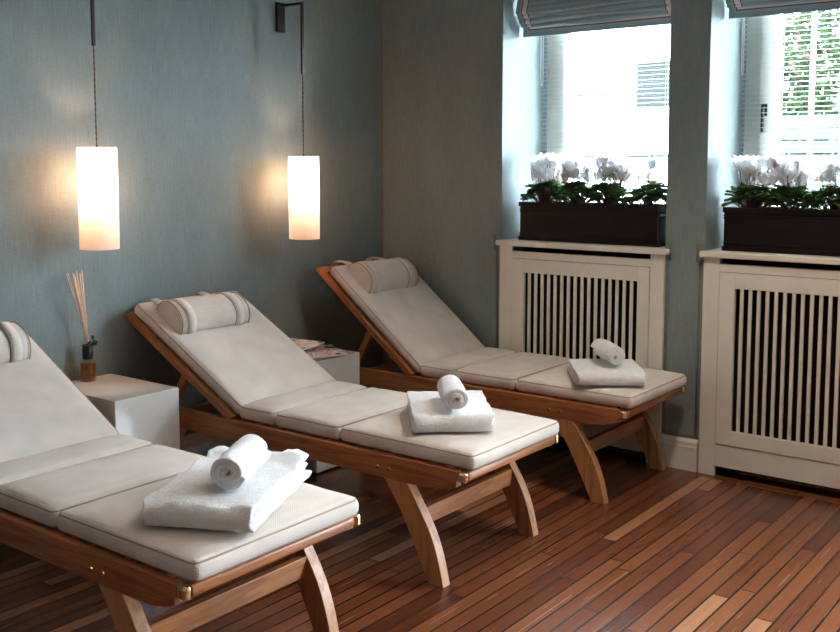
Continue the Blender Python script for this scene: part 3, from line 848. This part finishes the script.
def rolled_towel(x, y, z, rz, ln, r, turns, seed, label, squash=.92):
    """axis along local y, front end at y=0"""
    bm = bmesh.new(); rnd = random.Random(seed)
    N_ = int(turns * 26); th = r / (turns + .35) * .5
    cen = []
    for i in range(N_ + 1):
        a = 2 * math.pi * i / 26; q = th * .5 + (r - th * 1.0 - th * .5) * (i / N_) 
        a0 = rnd.uniform(-.02, .02)
        rr = q * (1 + .05 * math.sin(a * 1.0 + seed) + .03 * math.sin(a * 2.3 + seed))
        cen.append((rr * math.cos(a + seed + a0), rr * math.sin(a + seed + a0) * squash))
    ring_n = len(cen)
    def nrm(i):
        a = cen[max(i - 1, 0)]; b_ = cen[min(i + 1, ring_n - 1)]
        dx, dz = b_[0] - a[0], b_[1] - a[1]; q = math.hypot(dx, dz) or 1; return (-dz / q, dx / q)
    rows = []; ny = 16
    vs_ = [0, 0, .015, .05] + [.05 + .9 * k / ny for k in range(1, ny + 1)] + [.985, 1, 1]
    for j, v in enumerate(vs_):
        e = {0: .3, 1: .72, 2: .95}.get(min(j, len(vs_) - 1 - j), 1)
        row = []
        for side in (1, -1):
            rg = range(ring_n) if side == 1 else range(ring_n - 1, -1, -1)
            for i in rg:
                n_ = nrm(i); frac = i / ring_n
                cx, cz = cen[i]
                px, pz = cx + side * n_[0] * th * .95 * e, cz + side * n_[1] * th * .95 * e
                yy = v * ln + (0.010 * (1 - frac) * (-1 if v < .5 else 1)) * (1 if v in (0, 1) else (.6 if v < .03 or v > .97 else 0)) + .003 * noise.noise(Vector((i * .3, v * 3, seed)))
                bl = 1 + .035 * math.sin(v * math.pi) + .05 * noise.noise(Vector((px * 25, v * 5, pz * 25 + seed)))
                row.append(bm.verts.new((px * bl, yy, pz * bl)))
        rows.append(row)
    m = len(rows[0]); fs = []
    for A, B in zip(rows, rows[1:]):
        for i in range(m): fs.append(bm.faces.new((A[i], A[(i + 1) % m], B[(i + 1) % m], B[i])))
    for row in (rows[0], rows[-1]):
        for i in range(ring_n - 1): fs.append(bm.faces.new((row[i], row[i + 1], row[m - 2 - i], row[m - 1 - i])))
    for f in fs: f.smooth = True
    bmesh.ops.recalc_face_normals(bm, faces=fs)
    o = link_mesh('rolled_towel', bm, M['towel'], loc=(x, y, z)); o.rotation_euler.z = rz
    tag(o, label, 'towel', 'rolled white towels')
    return o
ZC_ = .5135
folded_towel(-2.062, 1.700, ZC_, R(27), .32, .57, .072, 3, 3, 2.2, 'large folded white towel with loose layers on the lounger nearest the camera')
rolled_towel(-2.082, 1.83, ZC_ + .078 + .049, R(30), .25, .058, 2.8, 1.2, 'rolled white towel on the folded towel of the lounger nearest the camera')
folded_towel(-2.082, 2.925, ZC_, R(41), .305, .42, .068, 2, 9, 1.0, 'folded white towel on the middle lounger, left side peeking out')
rolled_towel(-2.095, 2.955, ZC_ + .070 + .049, R(42), .25, .054, 2.3, 2.6, 'rolled white towel on the folded towel of the middle lounger')
folded_towel(-1.985, 3.985, ZC_, R(36), .31, .34, .062, 2, 14, .45, 'neat folded white towel on the lounger under the window')
rolled_towel(-2.015, 4.085, ZC_ + .066 + .050, R(46), .215, .055, 1.8, 4.4, 'rolled white towel on the folded towel of the lounger under the window')

# ------------------------------------------------------------------ wall lamps
def wall_lamp(y, dz, r, label):
    z0 = 1.110 + dz; z1 = 1.540 + dz; x = .165
    o = empty('wall_lamp', (XW, y, z0))
    box('wall_plate', 0.0005, .018, -.030, .026, 2.187 + dz - z0, 2.34 + dz - z0, M['black_metal'], o, .002)
    bm = bmesh.new()
    zt = 2.322 + dz - z0
    bm_box(bm, .018, x + .006, -.006, .006, zt - .006, zt + .006)
    bm_box(bm, x - .006, x + .006, -.006, .006, 1.963 + dz - z0, zt - .006)
    link_mesh('arm', bm, M['black_metal'], o)
    bm = bmesh.new(); zb, ze = z1 - z0 + .004, 1.963 + dz - z0
    for ph in (0, math.pi):
        bm_tube(bm, [(x + .0016 * math.cos(t * .9 + ph), .0016 * math.sin(t * .9 + ph), zb + (ze - zb) * t / 60) for t in range(61)], .0017, 5)
    link_mesh('flex_cord', bm, M['cord'], o)
    bm = bmesh.new(); H = z1 - z0; n = 48
    rings = []
    for zz in [0, .002] + [H * i / 8 for i in range(1, 8)] + [H - .002, H]:
        rings.append([bm.verts.new((x + r * math.cos(2 * math.pi * k / n), r * math.sin(2 * math.pi * k / n), zz)) for k in range(n)])
    for A, B in zip(rings, rings[1:]):
        for k in range(n): bm.faces.new((A[k], A[(k + 1) % n], B[(k + 1) % n], B[k])).smooth = True
    sh = link_mesh('lamp_shade', bm, M['shade'], o)
    bm = bmesh.new()
    for zz in (H - .004,):
        for k in range(3):
            a = k * 2.094; bm_tube(bm, [(x, 0, zz), (x + (r - .001) * math.cos(a), (r - .001) * math.sin(a), zz)], .0015, 5)
    bm_lathe(bm, [(.006, zz - .004), (.008, zz), (.004, zz + .012)], x, 0, 12)
    link_mesh('shade_spider', bm, M['black_metal'], o)
    # bulb and holder hang inside
    zbul = H - .135
    bm = bmesh.new(); bm_lathe(bm, [(.016, zbul + .045), (.018, zbul + .06), (.018, zbul + .09), (.004, zbul + .10), (.003, H - .006)], x, 0, 16)
    link_mesh('bulb_holder', bm, M['black_metal'], o)
    tag(o, label, 'wall lamp', 'wall lamps with cylindrical shades')
    ld = bpy.data.lights.new('lamp_bulb_light', 'POINT'); ld.energy = LAMP; ld.color = (1, .60, .38); ld.shadow_soft_size = .022
    lo = bpy.data.objects.new('lamp_bulb_light', ld); COL.objects.link(lo); lo.location = (XW + x, y, z0 + zbul)
LAMP = 4.0
wall_lamp(2.540, .03, .082, 'wall lamp with glowing cylinder shade above the reed diffuser')
wall_lamp(3.786, 0, .080, 'wall lamp with glowing cylinder shade nearer the room corner')

# ------------------------------------------------------------------ reed diffuser
dx, dy = -3.765, 2.529
o = empty('reed_diffuser', (dx, dy, .5583))
bm = bmesh.new(); bm_lathe(bm, [(.030, 0), (.034, .003), (.034, .078), (.031, .088), (.014, .094), (.014, .104)], n=28); link_mesh('bottle', bm, M['bottle'], o)
bm = bmesh.new(); bm_lathe(bm, [(.027, .010), (.0315, .013), (.0315, .074), (.0315, .075)], n=28); link_mesh('oil', bm, M['amber'], o)
bm = bmesh.new(); bm_lathe(bm, [(.021, .096), (.0225, .098), (.0225, .150), (.021, .152)], n=24); link_mesh('cap', bm, M['black'], o)
bm = bmesh.new()
def ribbon(pts, w):
    V = [[bm.verts.new(Vector(p) + Vector((0, 0, q))) for q in (-w, w)] for p in pts]
    for A, B in zip(V, V[1:]): bm.faces.new((A[0], A[1], B[1], B[0]))
for (ty, tz, wd) in ((.035, .012, .007), (.012, .036, .006), (-.014, .016, .005)):
    p0 = Vector((.02, 0, .158)); ctl = []
    for k in range(9):
        t = k / 8; lp = math.sin(t * math.pi)
        ctl.append(p0 + Vector((.010 * lp + .002, ty * math.sin(t * math.pi * .5) - .0 + .012 * math.sin(t * 2 * math.pi) * (1 if ty > 0 else -1), tz * math.sin(t * math.pi * .8) * 1.1)))
    ribbon(ctl, wd)
bm_tube(bm, [(.0215 * math.cos(a), .0215 * math.sin(a), .156) for a in [k * .5236 for k in range(12)]], .004, 6, closed=True)
rb = link_mesh('ribbon_bow', bm, M['black'], o); md = rb.modifiers.new('t', 'SOLIDIFY'); md.thickness = .0012
for i, (ey, ez, ex) in enumerate(((-.078, .482, .02), (-.066, .474, -.01), (-.052, .468, .03), (-.044, .480, .0), (-.028, .476, .03), (-.018, .484, -.01), (-.012, .490, .02), (-.060, .476, .035))):
    bm = bmesh.new(); bm_tube(bm, [(-ex * .3, .014 - ey * .08, .03), (0, .006 + ey * .02, .155), (ex, ey - .018, ez)], .0018, 6); link_mesh('reed', bm, M['reed'], o)
tag(o, 'reed diffuser with amber oil and black ribbon bow on the cream side table', 'reed diffuser')

# ------------------------------------------------------------------ magazines
def magazine(x, y, z, rz, w, h, t, mat, label, curl):
    bm = bmesh.new(); n = 12; A = []
    for i in range(n + 1):
        u = i / n; zz = curl * (u ** 2.2)
        A.append([bm.verts.new((-w / 2 + w * u, -h / 2, zz)), bm.verts.new((-w / 2 + w * u, h / 2, zz)), bm.verts.new((-w / 2 + w * u, h / 2, zz + t)), bm.verts.new((-w / 2 + w * u, -h / 2, zz + t))])
    for P_, Q in zip(A, A[1:]):
        for k in range(4):
            f = bm.faces.new((P_[k], P_[(k + 1) % 4], Q[(k + 1) % 4], Q[k])); f.material_index = 0 if k in (0, 2) else 1; f.smooth = k in (0, 2)
    bm.faces.new(A[0]).material_index = 0; bm.faces.new(A[-1][::-1]).material_index = 1
    bmesh.ops.recalc_face_normals(bm, faces=bm.faces)
    m = link_mesh('magazine', bm, [mat, M['paper']], loc=(x, y, z)); m.rotation_euler.z = rz
    tag(m, label, 'magazine', 'glossy magazines on the side table')
magazine(-3.52, 3.590, .5584, R(112), .22, .28, .006, M['cov3'], 'lowest magazine of the pile on the side table, lilac and brown cover', .000)
magazine(-3.385, 3.585, .5652, R(62), .21, .27, .007, M['cov1'], 'magazine with pink and black cover at the front of the pile', .008)
magazine(-3.60, 3.61, .5745, R(96), .21, .27, .006, M['cov2'], 'magazine with tan and white cover at the back of the pile', .010)

# ------------------------------------------------------------------ planters with cyclamen
def planter(x0, x1, yf, label):
    w = x1 - x0; dpt = .20; h = .205; cx = (x0 + x1) / 2
    o = empty('planter_box', (cx, yf + dpt / 2, ZS))
    bm = bmesh.new(); a, b_, c, d = -w / 2, w / 2, -dpt / 2, dpt / 2; t = .015
    def wall(x0_, x1_, y0_, y1_): bm_box(bm, x0_, x1_, y0_, y1_, .004, h, .002)
    wall(a, b_, c, c + t); wall(a, b_, d - t, d); wall(a, a + t, c + t, d - t); wall(b_ - t, b_, c + t, d - t)
    bm_box(bm, a + t, b_ - t, c + t, d - t, .004, .02)
    link_mesh('body', bm, M['planter'], o)
    bm = bmesh.new()
    for (z0, z1, e) in ((0, .022, .006), (h - .022, h + .003, .006), (h - .040, h - .034, .003), (h - .052, h - .046, .003), (.034, .040, .003)):
        bm_box(bm, a - e, b_ + e, c - e, c + .001, z0, z1, .001); bm_box(bm, a - e, b_ + e, d - .001, d + e, z0, z1, .001)
        bm_box(bm, a - e, a + .001, c, d, z0, z1, .001); bm_box(bm, b_ - .001, b_ + e, c, d, z0, z1, .001)
    link_mesh('moulding', bm, M['planter'], o)
    bm = bmesh.new(); bm_box(bm, a + t, b_ - t, c + t, d - t, .02, h - .022, .004); link_mesh('soil', bm, M['soil'], o)
    tag(o, label, 'planter', 'dark planter boxes on the window sills')
    return cx, yf + dpt / 2
def leaf(bm, base, tip_dir, size, tiltv, rnd, mi):
    d = Vector(tip_dir).normalized(); side = d.cross(Vector((0, 0, 1)))
    if side.length < .01: side = Vector((1, 0, 0))
    side.normalize(); up = side.cross(d).normalized()
    R_ = []
    for u, wv in ((-.28, .25), (-.12, .62), (.15, .78), (.42, .70), (.70, .42), (.92, .16), (1, .0)):
        drop = -.22 * (u - .2) ** 2
        row = []
        for s in (-1, -.5, 0, .5, 1):
            p = Vector(base) + d * (u * size) + side * (s * wv * size * .72) + up * ((drop + .12 * s * s - (.05 if s == 0 else 0)) * size)
            p += up * rnd.uniform(-.03, .03) * size
            row.append(bm.verts.new(p))
        R_.append(row)
    for A, B in zip(R_, R_[1:]):
        for k in range(4):
            f = bm.faces.new((A[k], A[k + 1], B[k + 1], B[k])); f.material_index = mi; f.smooth = True
def cyclamen(cx, cy, zb, spread, nf, fh, seed, label, lo=0.0):
    rnd = random.Random(seed)
    o = empty('cyclamen_plant', (cx, cy, zb))
    bm = bmesh.new()
    for k in range(80):
        a = rnd.uniform(0, 2 * math.pi); q = rnd.random() ** .6 * spread * 1.3
        z = .040 + .080 * (1 - (q / spread / 1.3) ** 2) + rnd.uniform(-.012, .014)
        b_ = Vector((q * math.cos(a), q * math.sin(a) * .62, z))
        dr = Vector((math.cos(a) + rnd.uniform(-.5, .5), math.sin(a) * .9 + rnd.uniform(-.5, .5), rnd.uniform(-.35, .45)))
        leaf(bm, b_, dr, rnd.uniform(.044, .066), 0, rnd, 1 if rnd.random() < .28 else 0)
        bm_tube(bm, [(q * .3 * math.cos(a), q * .3 * math.sin(a) * .8, .002), tuple(b_)], .0016, 4, mi=2, cap=False)
    link_mesh('leaves', bm, [M['leafd'], M['leafl'], M['stem']], o)
    for k in range(int(nf * 1.6) if nf > 6 else nf):
        a = rnd.uniform(0, 2 * math.pi); q = rnd.random() ** .6 * spread * 1.15
        fx, fy = q * math.cos(a), q * math.sin(a) * .7
        z = (fh + .04) * rnd.uniform(.56, .98)
        bm = bmesh.new()
        rot0 = rnd.uniform(0, 6.28); lean = Vector((rnd.uniform(-.5, .5), rnd.uniform(-.5, .5), 0))
        for p_ in range(5):
            an = rot0 + p_ * 1.2566; dr = Vector((math.cos(an), math.sin(an), 0)); sd = Vector((-math.sin(an), math.cos(an), 0))
            L_ = rnd.uniform(.042, .062); tw = rnd.uniform(-.5, .5)
            rows = []
            for t, wd, out in ((0, .005, .003), (.25, .014, .009), (.55, .020, .014), (.82, .013, .021), (1, .003, .027)):
                c = Vector((fx, fy, z)) + dr * out + Vector((0, 0, t * L_)) + lean * (t * L_)
                s2 = (sd * math.cos(tw * t) + dr * math.sin(tw * t))
                rows.append([bm.verts.new(c + s2 * (wd * s)) for s in (-1, 0, 1)])
            for A, B in zip(rows, rows[1:]):
                for kk in range(2): bm.faces.new((A[kk], A[kk + 1], B[kk + 1], B[kk])).smooth = True
        fl = link_mesh('flower', bm, M['petal'], o)
        bm = bmesh.new(); bm_tube(bm, [(fx * .3, fy * .3, .01), (fx * .8, fy * .8, z * .6), (fx, fy, z + .008), (fx + .004, fy, z - .004)], .0018, 5)
        link_mesh('stem', bm, M['stem'], fl)
    tag(o, label, 'potted plant', 'white cyclamens in the planter boxes')
yf = 4.668
c1 = planter(-2.893, -2.085, yf, 'dark brown wooden planter box on the sill nearest the room corner')
c2 = planter(-1.757, -.95, yf + .012, 'dark brown wooden planter box on the right-hand sill')
zs = ZS + .205 - .022
for x, sp, nf, fh, sd, lb in ((-2.79, .080, 22, .20, 1, 'white cyclamen at the left end of the planter nearest the corner'),
                              (-2.60, .072, 18, .19, 2, 'white cyclamen second from the left in the planter nearest the corner'),
                              (-2.40, .086, 30, .205, 3, 'fullest white cyclamen in the middle of the planter nearest the corner'),
                              (-2.175, .072, 5, .185, 4, 'sparsely flowering cyclamen at the right end of the planter nearest the corner')):
    cyclamen(x, c1[1], zs, sp, nf, fh, sd, lb)
for x, sp, nf, fh, sd, lb in ((-1.655, .082, 22, .19, 11, 'white cyclamen at the left end of the right-hand planter'),
                              (-1.475, .084, 30, .185, 12, 'densest white cyclamen, second from the left in the right-hand planter'),
                              (-1.27, .084, 18, .18, 13, 'white cyclamen in the right-hand planter at the right edge of the photo'),
                              (-1.08, .08, 9, .18, 14, 'white cyclamen at the hidden right end of the right-hand planter')):
    cyclamen(x, c2[1], zs, sp, nf, fh, sd, lb)

# ------------------------------------------------------------------ downlights added out of view for warm fill, and daylight
def fill_downlight(x, y, e, size=.09, col=(1, .70, .44)):
    o = empty('added_downlight', (x, y, ZC))
    bm = bmesh.new(); bm_lathe(bm, [(.045, -.001), (.06, -.001), (.06, -.006), (.045, -.006)], n=24, closed_ends=False); link_mesh('ring', bm, M['white'], o)
    tag(o, 'added ceiling fill lamp, out of view', 'added light', 'added ceiling fill lamps')
    ld = bpy.data.lights.new('fill_beam', 'SPOT'); ld.energy = e; ld.color = col; ld.spot_size = R(110); ld.spot_blend = .8; ld.shadow_soft_size = size
    lo = bpy.data.objects.new('fill_beam', ld); COL.objects.link(lo); lo.location = (x, y, ZC - .03)
for x, y in ((0.5, 3.0), (.5, 1.9), (-1.7, -.7), (-.2, -.9)): fill_downlight(x, y, 30)
for x, y, e in ((-1.3, 3.45, 40), (-1.3, 1.9, 8)): fill_downlight(x, y, e, .12, (1, .84, .66))

# sky
w = bpy.data.worlds.new('sky'); sc.world = w; w.use_nodes = True; nt = w.node_tree
bg = nt.nodes['Background']
sk = N(nt, 'ShaderNodeTexSky', sky_type='HOSEK_WILKIE')
sk.sun_direction = Vector((-.5, -.3, .8)).normalized(); sk.turbidity = 6
mx = mixc(nt, .72, sk.outputs[0], (.80, .89, 1.0))
nt.links.new(mx, bg.inputs[0]); bg.inputs[1].default_value = 30.0
sl = bpy.data.lights.new('sun', 'SUN'); sl.energy = 5; sl.angle = R(4); sl.color = (1, .95, .88)
so = bpy.data.objects.new('sun', sl); COL.objects.link(so); so.rotation_euler = Vector((-.45, -.55, .75)).to_track_quat('Z', 'Y').to_euler()
for w_ in (W1, W2, W3):
    ld = bpy.data.lights.new('window_daylight', 'AREA'); ld.shape = 'RECTANGLE'; ld.size = w_[1] - w_[0]; z_ = 0 if w_ is W3 else ZS; ld.size_y = ZT - z_
    ld.cycles.is_portal = True
    lo = bpy.data.objects.new('window_daylight', ld); COL.objects.link(lo); lo.location = ((w_[0] + w_[1]) / 2, 5.17, (z_ + ZT) / 2); lo.rotation_euler = (R(-90), 0, 0)

# ------------------------------------------------------------------ camera
cd = bpy.data.cameras.new('camera'); cam = bpy.data.objects.new('camera', cd); COL.objects.link(cam)
cd.sensor_width = 36; cd.lens = 1000 / 840 * 36; cd.shift_y = -56 / 840; cd.clip_start = .05
cam.location = (0, 0, 1.5)
cam.rotation_euler = (R(90) - math.atan(96 / 1000), 0, R(37.5))
sc.camera = cam
sc.view_settings.view_transform = 'Standard'; sc.view_settings.look = 'None'; sc.view_settings.gamma = 1
sc.view_settings.exposure = 1.65; sc.view_settings.use_curve_mapping = False
sc.cycles.max_bounces = 10; sc.cycles.transparent_max_bounces = 12; sc.cycles.diffuse_bounces = 6
sc.cycles.caustics_reflective = False; sc.cycles.caustics_refractive = False
sc.cycles.sample_clamp_indirect = 25
